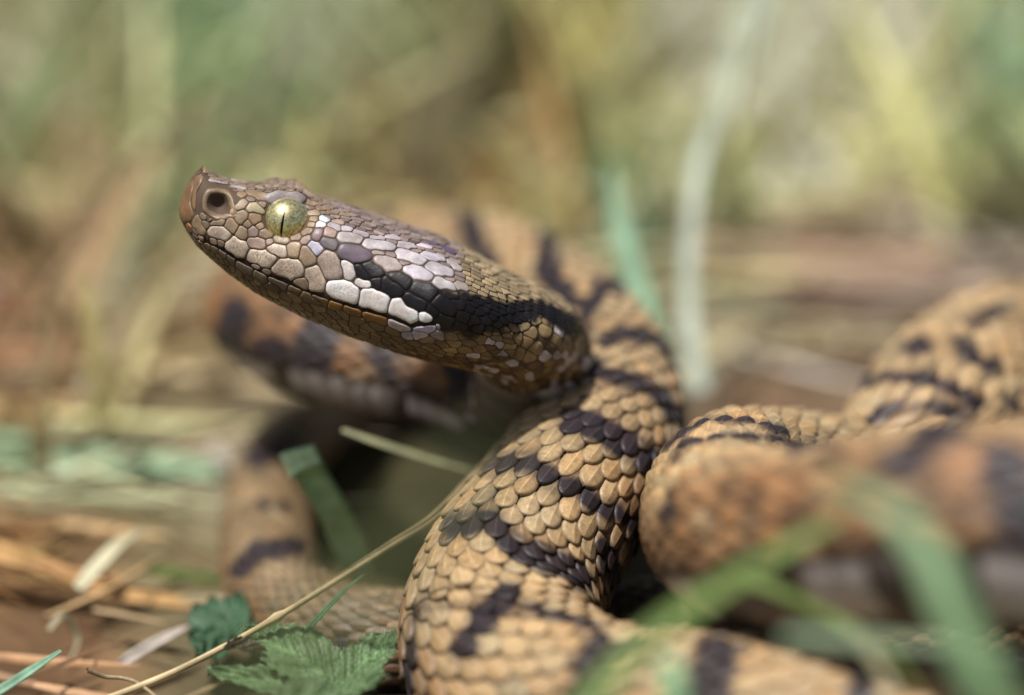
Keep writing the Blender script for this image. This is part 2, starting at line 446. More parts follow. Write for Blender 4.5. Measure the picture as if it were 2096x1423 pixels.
def body_colour(p, s, theta, nrm):
    """p points; s arc; theta 0 on the back; nrm outward"""
    u, v, d = proj(p)
    si = np.clip(np.searchsorted(ARC, s), 0, len(ARC) - 1)
    sg = segid[si]
    front = (nrm * (p - CAM)).sum(1) < 0.12 * np.linalg.norm(p - CAM, axis=1)
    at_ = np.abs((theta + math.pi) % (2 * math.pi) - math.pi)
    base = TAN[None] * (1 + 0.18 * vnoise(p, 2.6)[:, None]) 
    k = np.clip((at_ - np.where(np.isin(sg, (1, 5)), 0.45, 1.0) + 0.25 * vnoise(p, 3.0, 5)) / 0.6, 0, 1)[:, None]  # orange flank reaches higher on left loop and near coil, painted shade included
    base = base * np.where(np.isin(sg, (8, 9)), 0.42, np.where(sg == 1, 0.55, 1.0))[:, None]  # left loop darker all over: its shade is put into the colour
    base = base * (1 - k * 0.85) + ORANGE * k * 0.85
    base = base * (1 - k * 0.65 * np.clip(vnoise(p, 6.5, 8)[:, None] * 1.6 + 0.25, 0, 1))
    k2 = np.clip(vnoise(p, 5.0, 4) - 0.25, 0, 1)[:, None] * 0.5
    base = base * (1 - k2) + PALE * k2
    sd = stroke_dist(u, v, sg, front) + 4 * vnoise(p, 9.0, 2)
    dark = np.clip(sd / 7.0 + 0.5, 0, 1)
    # where the camera sees nothing the bars simply repeat along the body
    bar = np.sin(s * 4.3 + np.sign(np.sin(theta)) * 1.2 + 0.5 * vnoise(p, 2.0)) - 0.45 - np.abs(at_ - 0.6) * 0.3
    dark = np.where(front, dark, np.clip(bar * 5, 0, 1))
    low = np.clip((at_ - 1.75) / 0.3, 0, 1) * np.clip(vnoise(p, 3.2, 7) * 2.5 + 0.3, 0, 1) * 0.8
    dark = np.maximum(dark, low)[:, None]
    return base * (1 - dark) + DARK * dark, dark[:, 0]

# ------------------------------------------------------------------ body scales
NR = 31
TH0 = R(120)
a_rows = np.array([0.0, 0.22, 0.45, 0.65, 0.82, 0.93, 0.985, 1.0])
b_cols = np.array([-1.0, -0.93, -0.6, -0.11, 0.0, 0.11, 0.6, 0.93, 1.0])
wid = np.array([0.28, 0.44, 0.525, 0.52, 0.42, 0.27, 0.13, 0.04])
AA, BB = np.meshgrid(a_rows, b_cols, indexing='ij')
WW = np.repeat(wid[:, None], len(b_cols), 1)
edge = np.where(np.abs(BB) > 0.99, -0.16, np.where(np.abs(BB) > 0.9, 0.0, 0.10 * (1 - np.abs(BB) ** 2.5) + 0.005))
edge = edge + np.where(BB == 0, 0.055, 0) * np.sin(np.clip(AA * 1.1, 0, 1) * math.pi) ** 0.5
HH = AA * 0.36 + edge - np.where(AA > 0.999, 0.16, 0) - np.where((AA > 0.97) & (AA < 0.999), 0.015, 0)
tq = grid_faces(len(a_rows), len(b_cols))
s_list, th_list, pitch_list = [], [], []
S0 = ARC[hend] + 0.50     # body scales begin on the neck
s = S0; row = 0
while s < ARC[-1] - 0.3:
    r = np.interp(s, ARC, hW)
    wp = 2 * TH0 * r / NR
    lp = max(0.05, 3.5 * wp)
    for k in range(NR):
        if (k + row) % 2: continue
        tcen = -TH0 + (k + 0.5) * 2 * TH0 / NR
        s_list.append(s); th_list.append(tcen); pitch_list.append((lp, wp))
    s += lp * 0.5; row += 1
SC = np.array(s_list); TC = np.array(th_list); PT = np.array(pitch_list)
n = len(SC)
jit = rng.normal(0, 1, (n, 4))
# local grid of every scale
A_ = AA.ravel()[None]; B_ = (BB * WW).ravel()[None]; H_ = HH.ravel()[None]
Ls = PT[:, :1] * 0.82 * (1 + 0.07 * jit[:, :1]); Wd = PT[:, 1:] * 1.84 * (1 + 0.06 * jit[:, 1:2])
ang = 0.10 * jit[:, 2:3]
da = (A_ - 0.45) * Ls; db = B_ * Wd
sv = SC[:, None] + da * np.cos(ang) - db * np.sin(ang)
rr_ = np.interp(SC, ARC, hW)[:, None]
tv = TC[:, None] + (db * np.cos(ang) + da * np.sin(ang)) / rr_
hv = H_ * PT[:, 1:] * (1 + 0.15 * jit[:, 3:4])
SV = tube(sv.ravel(), tv.ravel(), hv.ravel()).reshape(n, -1, 3)
c_axis = np.stack([np.interp(sv.ravel(), ARC, C[:, k]) for k in range(3)], -1).reshape(n, -1, 3)
NV = norm(SV - c_axis)
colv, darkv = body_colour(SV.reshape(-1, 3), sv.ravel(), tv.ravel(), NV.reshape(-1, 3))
colv = colv.reshape(n, -1, 3); dk = darkv.reshape(n, -1)
ctr = len(b_cols) * 3 + 4
q = 0.5      # a scale mostly keeps one colour
colv = colv * (1 - q) + colv[:, ctr:ctr + 1] * q
dk = dk * (1 - q) + dk[:, ctr:ctr + 1] * q
tone = (1 + 0.13 * rng.normal(0, 1, (n, 1, 1)))
colv = colv * np.clip(tone, 0.65, 1.4)
warm = rng.normal(0, 0.05, (n, 1, 1)) * np.array([1, 0, -1.0])[None, None]
colv = colv * (1 + warm)
seg_sc = segid[np.clip(np.searchsorted(ARC, SC), 0, len(ARC) - 1)]
neck = np.isin(seg_sc, (-1, 0)); pick = rng.random(n)
colv[neck & (np.abs(TC) < 1.1)] *= np.array([0.72, 0.72, 0.66])
colv[neck & (np.abs(TC) > 1.1)] *= np.array([0.6, 0.6, 0.52])
m_ = neck & (np.abs(TC) > 1.25) & (pick < .2); colv[m_] = np.array([0.5, 0.45, 0.46])
m_ = neck & (np.abs(TC) > 1.1) & (pick > .6); colv[m_] = np.array([0.07, 0.045, 0.03])
keel = (np.abs(BB.ravel()) < 0.01)[None, :, None] * (1 - dk[..., None] * 0.85)
colv = colv + keel * np.array([0.22, 0.16, 0.10])
rim = ((np.abs(BB) > 0.9) | (AA > 0.97)).ravel()[None, :, None]
colv = np.where(rim & (dk[..., None] < 0.6), colv * 0.8 + 0.04, colv)
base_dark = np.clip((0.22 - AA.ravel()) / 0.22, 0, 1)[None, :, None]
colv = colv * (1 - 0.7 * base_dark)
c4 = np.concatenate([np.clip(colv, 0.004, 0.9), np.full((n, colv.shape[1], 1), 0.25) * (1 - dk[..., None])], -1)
cen = SV[:, ctr]; cu, cv_, cd = proj(cen)
face_ = -(NV[:, ctr] * norm(cen - CAM)).sum(1)
# which scales the photograph lets one pick apart: near the focal plane, turned to the lens, large
segS = segid[np.clip(np.searchsorted(ARC, SC), 0, len(ARC) - 1)]
score = face_ * PT[:, 1] / (0.15 + np.abs(cd - 25.1)) 
vis = (cu > 790) & (cu < 1345) & (cv_ > 780) & (cv_ < 1423) & np.isin(segS, (3, 4)) & (face_ > 0.05)
vis |= (segS == 6) & (face_ > 0.1) & (cv_ < 920)
score = np.where(vis, score, -1)
order = np.argsort(-score)
single = [i for i in order[:290] if score[i] > 0]
msk = np.ones(n, bool); msk[single] = False
idx = np.arange(n)[msk]
nv = SV.shape[1]
for i in single:
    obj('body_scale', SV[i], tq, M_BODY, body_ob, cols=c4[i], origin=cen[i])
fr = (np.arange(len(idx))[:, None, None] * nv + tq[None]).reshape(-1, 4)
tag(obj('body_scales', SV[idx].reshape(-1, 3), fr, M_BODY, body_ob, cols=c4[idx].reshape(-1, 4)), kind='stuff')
# belly scutes: broad plates across the underside
s = ARC[hend] + 0.35; vs, cs, fs, off = [], [], [], 0
g = grid_faces(4, 13)
while s < ARC[-1] - 1.0:
    r = np.interp(s, ARC, hW); lp = max(0.06, 0.36 * r)
    aa, tt = np.meshgrid([0, 0.5, 0.97, 1.03], np.linspace(TH0 - 0.03, 2 * math.pi - TH0 + 0.03, 13), indexing='ij')
    hh = np.where(aa < 0.1, 0.0, np.where(aa > 1, -0.01, 0.035)) * r
    edge2 = np.abs(tt - math.pi) / (math.pi - TH0)
    hh = hh + 0.05 * r * np.clip(edge2 - 0.75, 0, 1)
    pv = tube((s + aa * lp * 1.25).ravel(), tt.ravel(), hh.ravel())
    kk = int(segid[min(np.searchsorted(ARC, s), len(ARC) - 1)])
    e = (edge2.ravel() > (0.2 if kk == 5 else 0.60)) & (edge2.ravel() < 0.97) & ((int(s / 0.5) % 3 == 0) if kk == 5 else rng.random() < 0.42)
    dkk = np.clip(0.75 + vnoise(pv, 2.2, 11) * 0.9 + rng.normal(0, 0.2), 0, 1)[:, None]
    cc = np.array([0.42, 0.36, 0.34]) * (1 - dkk) + np.array([0.05, 0.035, 0.035]) * dkk
    if kk == 5: cc = cc * 0.6
    cc = np.where(e[:, None], np.array([0.68, 0.61, 0.60]), cc)
    vs.append(pv); cs.append(np.concatenate([cc, np.full((len(cc), 1), 0.2)], 1)); fs.append(g + off); off += len(pv)
    s += lp
tag(obj('belly_scutes', np.concatenate(vs), np.concatenate(fs), M_BODY, body_ob, cols=np.concatenate(cs)), kind='stuff')

# ------------------------------------------------------------------ head scales
SEEDS = []   # (name, polyline px, radius px, colour, speckle, tilt)
def tl(ox, oy, f): return lambda *p: [(ox + a / f, oy + b / f) for a, b in p]
t1, t2, t3 = tl(360, 330, 10.165), tl(380, 460, 10.165), tl(540, 440, 10.165)
t4, t5, t6 = tl(700, 430, 10.165), tl(640, 560, 10.165), tl(820, 470, 9.24)
t7, t8, z2 = tl(600, 380, 10.165), tl(820, 600, 5.24), tl(600, 400, 3.234)
def sd(pl, r, col, spk=0.3, name='head_scale', tilt=0.0): SEEDS.append((name, pl, r, np.array(col), spk, tilt))
BR = (0.27, 0.185, 0.11); BR2 = (0.33, 0.245, 0.165); OR = (0.34, 0.18, 0.075); TN = (0.42, 0.30, 0.18)
LIL = (0.42, 0.37, 0.39); WH = (0.76, 0.70, 0.67); WP = (0.56, 0.46, 0.37); PUR = (0.13, 0.095, 0.12); BK = (0.008, 0.006, 0.007); PK = (0.40, 0.29, 0.24); OB = (0.24, 0.12, 0.03)
sd([(391,362),(386,390),(385,420),(388,445)], 13, (0.19,0.105,0.05), .5, 'snout_scale')
sd(t1((500,330),(430,600),(420,1000)), 8, (0.22,0.135,0.07), .5, 'snout_scale')
sd(t1((570,190),(640,210)), 6, (0.40,0.27,0.17), .2, 'snout_scale')
sd(t1((760,450),(1050,480)), 5.5, LIL); sd(t1((1190,525),(1440,570)), 4.5, LIL); sd(t1((1560,640),(1800,740)), 9, BR)
sd([(550,404),(585,400),(622,407)], 7, (0.34,0.29,0.29), .3, 'brow_scale', 0.0)
sd(t1((1180,1040)), 4, TN); sd(t1((740,1310),(990,1240)), 4, BR2)
sd(t1((1350,690)), 8, BR); sd(t1((1290,960),(1430,870)), 6, BR2); sd(t1((1590,960),(1700,1000)), 9, (0.34,0.29,0.18))
sd(t1((1350,1160)), 11, BR2); sd(t1((1490,1310)), 5, BR2); sd(t1((1650,1190)), 10, BR); sd(t1((1750,1360)), 5, BR2)
sd(t1((1130,1290),(1190,1400)), 8, BR2)
sd([(398,452),(412,474)], 8, BR, .2, 'lip_scale'); sd([(386,457),(390,470)], 4, OR, .2, 'lip_scale')
sd(t2((580,130),(840,240)), 10, WP, .6, 'lip_scale'); sd(t2((1170,190)), 11, BR2); sd(t2((1410,170)), 9, PK); sd(t2((1620,200),(1730,200)), 8, BR2)
sd(t2((1000,440),(1150,520)), 17, WP, .8, 'lip_scale'); sd(t2((1410,385),(1540,395)), 11, PK); sd(t2((1755,360)), 6, PK)
sd(t2((1400,650),(1800,740)), 14, WP, .9, 'lip_scale')
sd(t3((300,500),(440,515)), 9, BR2); sd(t3((610,460),(700,455)), 7, BR); sd(t3((880,530)), 8, PK)
sd(t3((1160,340),(1080,480)), 6, (0.26,0.18,0.19)); sd(t3((1370,370)), 10, PK); sd(t3((1180,205)), 6.5, WH, .1); sd(t3((1260,80)), 8, (0.66,0.68,0.74), .1)
sd(t3((1300,570),(1430,650)), 9, (0.10,0.09,0.10)); sd(t3((1000,640),(1130,740)), 9, (0.50,0.48,0.58), .2)
sd(t3((220,720),(370,770)), 12, WP, .5); sd(t3((620,720)), 14, BR2, .2); sd(t3((880,770),(950,970)), 12, BR2, .4)
sd(t3((1330,930),(1450,1130)), 18, (0.42,0.34,0.30), .6)
sd(t3((330,1080),(650,1150)), 17, WP, 1., 'lip_scale'); sd([(640,556),(648,584)], 13, WP, .8, 'lip_scale')
sd(t3((1680,1050),(1800,1200)), 8, WH, .3); sd(t5((970,180),(1140,260)), 5, WH, .3)
sd(t5((470,330),(850,450)), 15, WH, .6, 'lip_scale'); sd(t5((1150,520),(1400,600)), 20, WH, .35, 'lip_scale')
sd(t5((1720,700),(2080,860)), 15, WH, .25, 'lip_scale'); sd(t8((225,240),(270,265)), 9, (0.85,0.82,0.80), .0, 'lip_scale')
sd(t5((720,740),(900,800)), 9, OB, .3, 'lip_scale'); sd(t5((1150,820),(1430,950)), 10, OB, .5, 'lip_scale'); sd(t5((1680,1000),(1900,1110)), 9, (0.55,0.48,0.5), .5, 'lip_scale')
sd(t8((190,360),(330,370)), 8, (0.52,0.48,0.6), .1, 'lip_scale'); sd(t8((410,350)), 4, LIL, .1); sd(t8((75,455)), 7, (0.52,0.47,0.55), .2); sd(t8((180,450),(230,460)), 7, (0.5,0.46,0.54), .2); sd(t8((380,440),(440,470)), 6, LIL, .1)
sd(t5((60,500),(250,570)), 9, (0.16,0.10,0.05), .2, 'lip_scale'); sd(t5((400,640),(560,690)), 8, OB, .3, 'lip_scale')
sd(t3((150,1330),(420,1420)), 8, (0.15,0.11,0.08), .2, 'lip_scale'); sd([(620,605),(652,618)], 8, (0.15,0.10,0.06), .2, 'lip_scale')
sd(t2((590,480),(620,540)), 6, (0.16,0.12,0.08), .2, 'lip_scale'); sd(t2((760,580),(800,620)), 7, (0.15,0.11,0.08), .2, 'lip_scale'); sd(t2((920,650),(960,760)), 7, (0.14,0.1,0.08), .2, 'lip_scale')
sd(t2((1150,820),(1320,950)), 10, (0.15,0.11,0.085), .2, 'lip_scale'); sd(t2((1480,1020),(1640,1130)), 9, (0.14,0.11,0.07), .2, 'lip_scale'); sd(t2((440,330),(470,450)), 5, BR, .2, 'lip_scale')
# temples
sd([(705,485),(732,487)], 11, (0.46,0.41,0.40), .3, tilt=.6); sd([(706,515),(744,524)], 14, PUR, 0., tilt=.3); sd([(757,499),(796,505)], 13, (0.47,0.43,0.44), .2, tilt=.7)
sd([(781,534),(808,545)], 13, (0.40,0.34,0.32), .4, tilt=.5); sd([(822,520),(857,531)], 14, (0.48,0.44,0.46), .25, tilt=.7); sd([(872,521),(904,530)], 12, (0.41,0.37,0.41), .2, tilt=.8)
sd([(840,552),(868,564)], 13, (0.50,0.45,0.49), .1, tilt=.5); sd([(886,547),(915,558)], 13, (0.44,0.40,0.43), .2, tilt=.7); sd([(899,579),(925,586)], 9, (0.48,0.44,0.44), .1, tilt=.5)
sd([(935,583),(952,588)], 9, (0.38,0.33,0.29), .2, tilt=.5); sd([(920,536),(936,548)], 10, (0.35,0.31,0.31), .2, tilt=.7)
sd([(763,486),(784,488)], 6, LIL, .2, tilt=.7); sd([(792,485),(813,487)], 6.5, LIL, .3, tilt=.7); sd([(822,501),(846,505)], 8, LIL, .2, tilt=.7); sd([(860,502),(876,506)], 7, (0.45,0.38,0.42), .2, tilt=.7)
sd([(729,476),(748,481)], 7, LIL, .2, tilt=.6); sd([(906,506),(924,516)], 11, (0.10,0.07,0.11), 0., tilt=.6); sd([(876,495),(893,500)], 7, (0.12,0.085,0.12), 0., tilt=.6)
sd([(680,462),(693,467)], 5.5, LIL, .2, tilt=.4); sd([(703,468),(716,470)], 5.5, LIL, .2, tilt=.4); sd([(686,452),(698,456)], 5, PK, .2, tilt=.4)
sd([(636,416)], 9, BR2); sd([(656,427)], 8, BR); sd([(645,436)], 9, BR2); sd([(642,449)], 7, BR); sd([(637,460)], 6, BR2); sd([(630,401)], 6, PK); sd([(676,435),(683,437)], 6, BR, tilt=.4)
sd([(700,438),(710,441)], 7, BR, tilt=.5); sd([(622,478),(632,472)], 5, BR)
sd([(752,548),(770,556)], 12, BK, 0., tilt=.5); sd([(812,568),(828,574)], 12, BK, 0., tilt=.5); sd([(738,552),(745,562)], 9, BK, 0., tilt=.3); sd([(790,585),(806,592)], 14, BK, 0., tilt=.4)
sd([(860,590),(880,600)], 14, BK, 0., tilt=.5); sd([(840,620),(860,628)], 13, BK, 0., tilt=.4); sd([(900,620),(915,632)], 14, BK, 0., tilt=.5); sd([(772,578),(776,584)], 9, BK, 0.); sd([(905,655),(915,665)], 12, BK, 0., tilt=.5)

def hit(u, v):
    loc, nn = skin_hit(u, v, bvh)
    if loc is None: return None, None
    n0 = np.array(nn)
    if n0 @ VIEW > 0: n0 = -n0
    return np.array(loc), n0
MOUTH = np.array([x for x in (hit(*p)[0] for p in MOUTH_PX) if x is not None])
cells = []     # name, poly (k,3), radius cm, colour, speckle, tilt, normal
for name, pl, r, col, spk, tilt in SEEDS:
    h = [hit(*p) for p in pl]
    h = [x for x in h if x[0] is not None]
    if not h: continue
    cells.append([name, np.array([x[0] for x in h]), r * K, col, spk, tilt, norm(np.sum([x[1] for x in h], 0))])
n_traced = len(cells)
EYE_C, EYE_N = hit(585, 444); NOS_C, NOS_N = hit(447, 417)
head_side = np.array([np.argmin(np.linalg.norm(C[:hend] - c[1].mean(0), axis=1)) for c in cells])
# the other side of the head carries the same large scales
for i in range(n_traced):
    nm, pl, r, col, spk, tilt, nn = cells[i]
    k = head_side[i]
    if nm == 'snout_scale' and i in (0, 2): continue
    q = pl - C[k]
    if (q.mean(0) @ L[k]) < 0.35 * hW[k]: continue
    cells.append([nm, pl - 2 * (q @ L[k])[:, None] * L[k], r, col, spk, tilt, nn - 2 * (nn @ L[k]) * L[k]])
def blockers(c):
    k = np.argmin(np.linalg.norm(C[:hend] - c, axis=1)); q = c - C[k]
    return c - 2 * (q @ L[k]) * L[k]
EYE_F, NOS_F = blockers(EYE_C), blockers(NOS_C)
kE = np.argmin(np.linalg.norm(C[:hend] - EYE_C, axis=1))
EYE_FN = EYE_N - 2 * (EYE_N @ L[kE]) * L[kE]
for e in (EYE_C, EYE_F): cells.append(['x', e[None], 0.195, None, 0, 0, EYE_N if e is EYE_C else EYE_FN])
for e in (NOS_C, NOS_F): cells.append(['nasal', e[None], 0.15, np.array(BR2), .2, 0, NOS_N if e is NOS_C else NOS_N - 2 * (NOS_N @ L[kE]) * L[kE]])
# fill what is left with smaller scales
s_of = ARC[:, None].repeat(NT, 1)
i_end = np.searchsorted(ARC, S0 + 0.28)
cand_i = rng.integers(2, i_end, 26000); cand_j = rng.integers(0, NT, 26000)
def seg_dist(p, poly):
    if len(poly) == 1: return np.linalg.norm(p - poly[0], axis=-1)
    best = None
    for a, b2 in zip(poly[:-1], poly[1:]):
        ab = b2 - a
        t = np.clip(((p - a) @ ab) / (ab @ ab + 1e-12), 0, 1)
        d = np.linalg.norm(p - a - t[..., None] * ab, axis=-1)
        best = d if best is None else np.minimum(best, d)
    return best
CP = V[cand_i, cand_j]
near = np.full(len(CP), 9.0)
for c in cells: near = np.minimum(near, seg_dist(CP, c[1]) - c[2])
xs = (ARC[cand_i] / K) - 31            # px along the head axis
up = ((CP - C[cand_i]) * U[cand_i]).sum(1) / K
r_px = np.where(up > 62, 6.5, np.where(up < -90, 7.5, 9.0))
r_px = np.where((xs < 190), 6.0, r_px)
r_px = np.where(xs > 560, 7.5, r_px)
r_px = np.where(xs > 740, 9.5, r_px)
in_stripe = (up < 20 + 0 * xs) & (up > -70) & (xs > 330) & (xs < 640)
r_px = np.where(in_stripe, 9, r_px)
first_ring = near.copy()
r_px = np.where((xs > 250) & (up > 25), r_px * 0.85, r_px)
half = np.where(up < -90, 1.0, np.where((xs > 250) & (up > 25), 1.9, 1.15)) * r_px * K
half = np.where(xs < 190, half * 0.4, half)
alive = (near > r_px * K * np.where(xs < 235, 1.05, 1.5)) & (xs > 6)
uC, vC, _ = proj(CP)
SU = [690, 760, 860, 960, 1040, 1110, 1160]; ST = [520, 548, 585, 600, 618, 612, 640]; SB = [540, 604, 655, 694, 674, 652, 690]
def auto_colour(u, v, up, x, frontal):
    w = random.gauss(0, 1)
    if frontal and x > 330 and x < 1100 and u < 1175:
        # dark stripe that widens behind the eye and narrows on the neck
        topy = np.interp(u, [690, 760, 860, 960, 1040, 1110, 1160], [520, 548, 585, 600, 618, 612, 640])
        boty = np.interp(u, [690, 760, 860, 905, 960, 1040, 1110, 1160], [540, 604, 655, 696, 694, 674, 652, 690])
        if u > 1020: topy += 4 * math.sin(u * .3); boty -= 3 + 7 * math.sin(u * .21)
        if topy < v < boty: return np.array(BK) * (1 + 0.3 * w), 0
        if v >= boty and u > 900:
            pick = random.random()
            if u > 960 and pick < 0.22 and v < 790: return np.array([0.5, 0.45, 0.47]), .2
            if pick < 0.45: return np.array([0.10, 0.065, 0.035]), .2
            return np.array([0.22, 0.155, 0.075]) * (1 + 0.2 * w), .3
    if x > 540 and up > -20: return np.array([0.31, 0.235, 0.135]) * (1 + 0.2 * w), .25
    if up < -60: return np.array([0.15, 0.105, 0.06]) * (1 + 0.25 * w), .3
    if up > 60 and x > 250: return np.array([0.25, 0.19, 0.17]) * (1 + 0.25 * w), .2
    return np.array([0.25, 0.18, 0.13]) * (1 + 0.2 * w), .2
for i in range(len(CP)):
    if not alive[i]: continue
    k = cand_i[i]; c = CP[i]; rcm = r_px[i] * K
    nn = norm(c - C[k] - 0.0 * T[k])
    a = norm(T[k] - (T[k] @ nn) * nn)
    pl = np.array([c - a * half[i] * 0.7, c + a * half[i] * 0.7]) 
    frontal = (nn @ VIEW) < 0.15
    col, spk = auto_colour(uC[i], vC[i], up[i], xs[i], frontal)
    cells.append(['small_scale', pl, rcm * 0.75, np.clip(col, 0.008, .8), spk, (1.6 if xs[i] > 600 else 0.9) if xs[i] > 250 else 0.15, nn])
    near = np.minimum(near, seg_dist(CP, pl) - rcm * 0.75)
    alive = (near > r_px * K * np.where(first_ring > r_px * K * 2.2, 0.75, 0.95)) & (xs > 6)
# build every scale: cell outline by marching outwards until a neighbour is closer
cenC = np.array([c[1].mean(0) for c in cells])
def build_cell(ci):
    nm, pl, r, col, spk, tilt, nn = cells[ci]
    c = cenC[ci]
    k = np.argmin(np.linalg.norm(C[:i_end + 10] - c, axis=1))
    ax = norm(T[k] - (T[k] @ nn) * nn); ay = np.cross(nn, ax)
    nb = [j for j in np.argsort(np.linalg.norm(cenC - c, axis=1))[:22] if j != ci]
    nd = 34 if r > 0.03 else 24
    an = np.arange(nd) * 2 * math.pi / nd
    dirs = np.cos(an)[:, None] * ax + np.sin(an)[:, None] * ay
    ext = max(np.linalg.norm(pl - c, axis=1)) 
    rmax = ext + r * 2.0
    rad_ = np.linspace(0.06, 1, 44) * rmax
    pts_ = c + dirs[:, None] * rad_[None, :, None]
    flat = lambda q_: q_ - ((q_ - c) @ nn)[..., None] * nn
    own = seg_dist(pts_, flat(pl)) - r
    oth = np.full(own.shape, 9.0)
    for j in nb:
        if cells[j][6] @ nn < -0.2 or (nm == 'brow_scale' and cells[j][0] == 'x'): continue
        oth = np.minimum(oth, seg_dist(pts_, flat(cells[j][1])) - cells[j][2])
    near_mouth = seg_dist(c, MOUTH) < 0.35 and nn @ VIEW < 0.2
    gap = 0.0012
    bad = (own + gap > oth) | ((seg_dist(pts_, flat(MOUTH)) < 0.005) & near_mouth)  | (own > r * 1.5 + 0.03)
    first = np.where(bad.any(1), bad.argmax(1), len(rad_) - 1)
    rb = rad_[np.maximum(first - 1, 0)]
    rb = (np.roll(rb, 1) + 7 * rb + np.roll(rb, -1)) / 9 - 0.0012
    hgt = min(0.0155, 0.007 + 0.08 * r) * (2.2 if nm == 'brow_scale' else 1)
    if nm == 'nasal':
        fr_ = [1.0, 0.97, 0.88, 0.76, 0.62, 0.54, 0.46, 0.3]; hs_ = [-0.015, 0.006, 0.012, 0.011, 0.001, -0.025, -0.06, -0.09]
    else:
        fr_ = [1.0, 0.975, 0.90, 0.74, 0.45, 0.15]; hs_ = [-0.9 * hgt, 0.40 * hgt, 0.85 * hgt, 0.98 * hgt, 1.04 * hgt, 1.06 * hgt]
    if col is not None and np.mean(col) < 0.02: hs_ = [h * 0.5 for h in hs_]
    out, hh = [], []
    for f, h in zip(fr_, hs_):
        for d_, r_ in zip(dirs, rb):
            p = c + d_ * r_ * f
            tcoef = (d_ @ ax) * f
            loc, n2, _, _ = bvh.ray_cast(Vector(p + nn * 0.25), Vector(-nn), 0.5)
            if loc is None or (loc - Vector(p)).length > (0.3 if nm == 'nasal' else 0.16):
                loc = bvh.find_nearest(Vector(p))[0]
            q_ = np.array(loc)
            if nm == 'nasal' and f < 0.6:
                q_ = p + (0.6 - f) * 0.05 * (-ax) + (0.6 - f) * (-0.04) * UPV
            out.append(q_ + nn * (h + tilt * hgt * 0.5 * (tcoef if h > 0 else 0)))
    out.append(np.mean(out[-nd:], 0) + nn * 0.0005)
    out = np.array(out)
    m = len(fr_)
    qd = grid_faces(m, nd, True)
    tr = np.array([[(m - 1) * nd + k_, (m - 1) * nd + (k_ + 1) % nd, m * nd] for k_ in range(nd)])
    cc = np.tile(col, (len(out), 1))
    fvals = np.concatenate([np.repeat(fr_, nd), [0]])
    # lighter bevelled rim, browner middle on the lip scales
    if nm == 'nasal':
        cc[:] = (0.24, 0.165, 0.105); cc[fvals < 0.6] = (0.13, 0.08, 0.045); cc[fvals < 0.5] = (0.03, 0.018, 0.014)
    else:
        e = ((fvals > 0.8) & (fvals < 0.98))[:, None]
        cc = np.where(e, np.clip(cc * 1.06, 0, .85), cc)
    sp = np.full((len(out), 1), spk)
    if nm == 'lip_scale': sp = sp * np.clip(1.15 - fvals[:, None] * 0.7, 0.2, 1)
    cc = cc * (1 + 0.08 * random.gauss(0, 1)) * (1 + 0.30 * vnoise(out, 11.0, 3) + 0.16 * vnoise(out, 34.0, 9))[:, None]
    if nm == 'small_scale' and nn @ VIEW < 0.1 and (cenC[ci] - C[k]) @ L[k] > 0:
        ou, ov, _ = proj(out)
        ov = ov + 6 * vnoise(out, 25.0, 1)
        ins = np.minimum(ov - np.interp(ou, SU, ST), np.interp(ou, SU, SB) - ov)
        w_ = np.clip(ins / 8 + 0.5, 0, 1)[:, None] * (ou > 720)[:, None]
        light = col if np.mean(col) > 0.03 else np.array([0.24, 0.175, 0.09])
        cc = light * (cc / np.maximum(col, 1e-4)) * (1 - w_) + np.array(BK) * w_
    tpost = ((out - c) @ ax) / (np.abs((out - c) @ ax).max() + 1e-6)
    if nm != 'nasal': cc = cc * (1 - 0.22 * np.clip(-tpost - 0.3, 0, 1))[:, None]
    return nm, out, [qd, tr], np.concatenate([np.clip(cc, 0.004, 0.88), sp], 1), c
rest_v, rest_q, rest_t, rest_c, off = [], [], [], [], 0
n_single = 0
for ci in range(len(cells)):
    if cells[ci][0] == 'x': continue
    nm, v_, f_, c_, cc_ = build_cell(ci)
    u0, v0, d0 = proj(cenC[ci])
    facing = -(cells[ci][6] @ norm(cenC[ci] - CAM))
    if facing > 0.0 and u0 < 1010 and n_single < 290:
        nme = {'small_scale': 'head_scale', 'nasal': 'nostril_scale'}.get(nm, nm)
        obj(nme, v_, f_, M_HEAD, body_ob, cols=c_, origin=cc_); n_single += 1
    else:
        rest_v.append(v_); rest_q.append(f_[0] + off); rest_t.append(f_[1] + off); rest_c.append(c_); off += len(v_)
tag(obj('small_head_scales', np.concatenate(rest_v), [np.concatenate(rest_q), np.concatenate(rest_t)], M_HEAD, body_ob, cols=np.concatenate(rest_c)), kind='stuff')

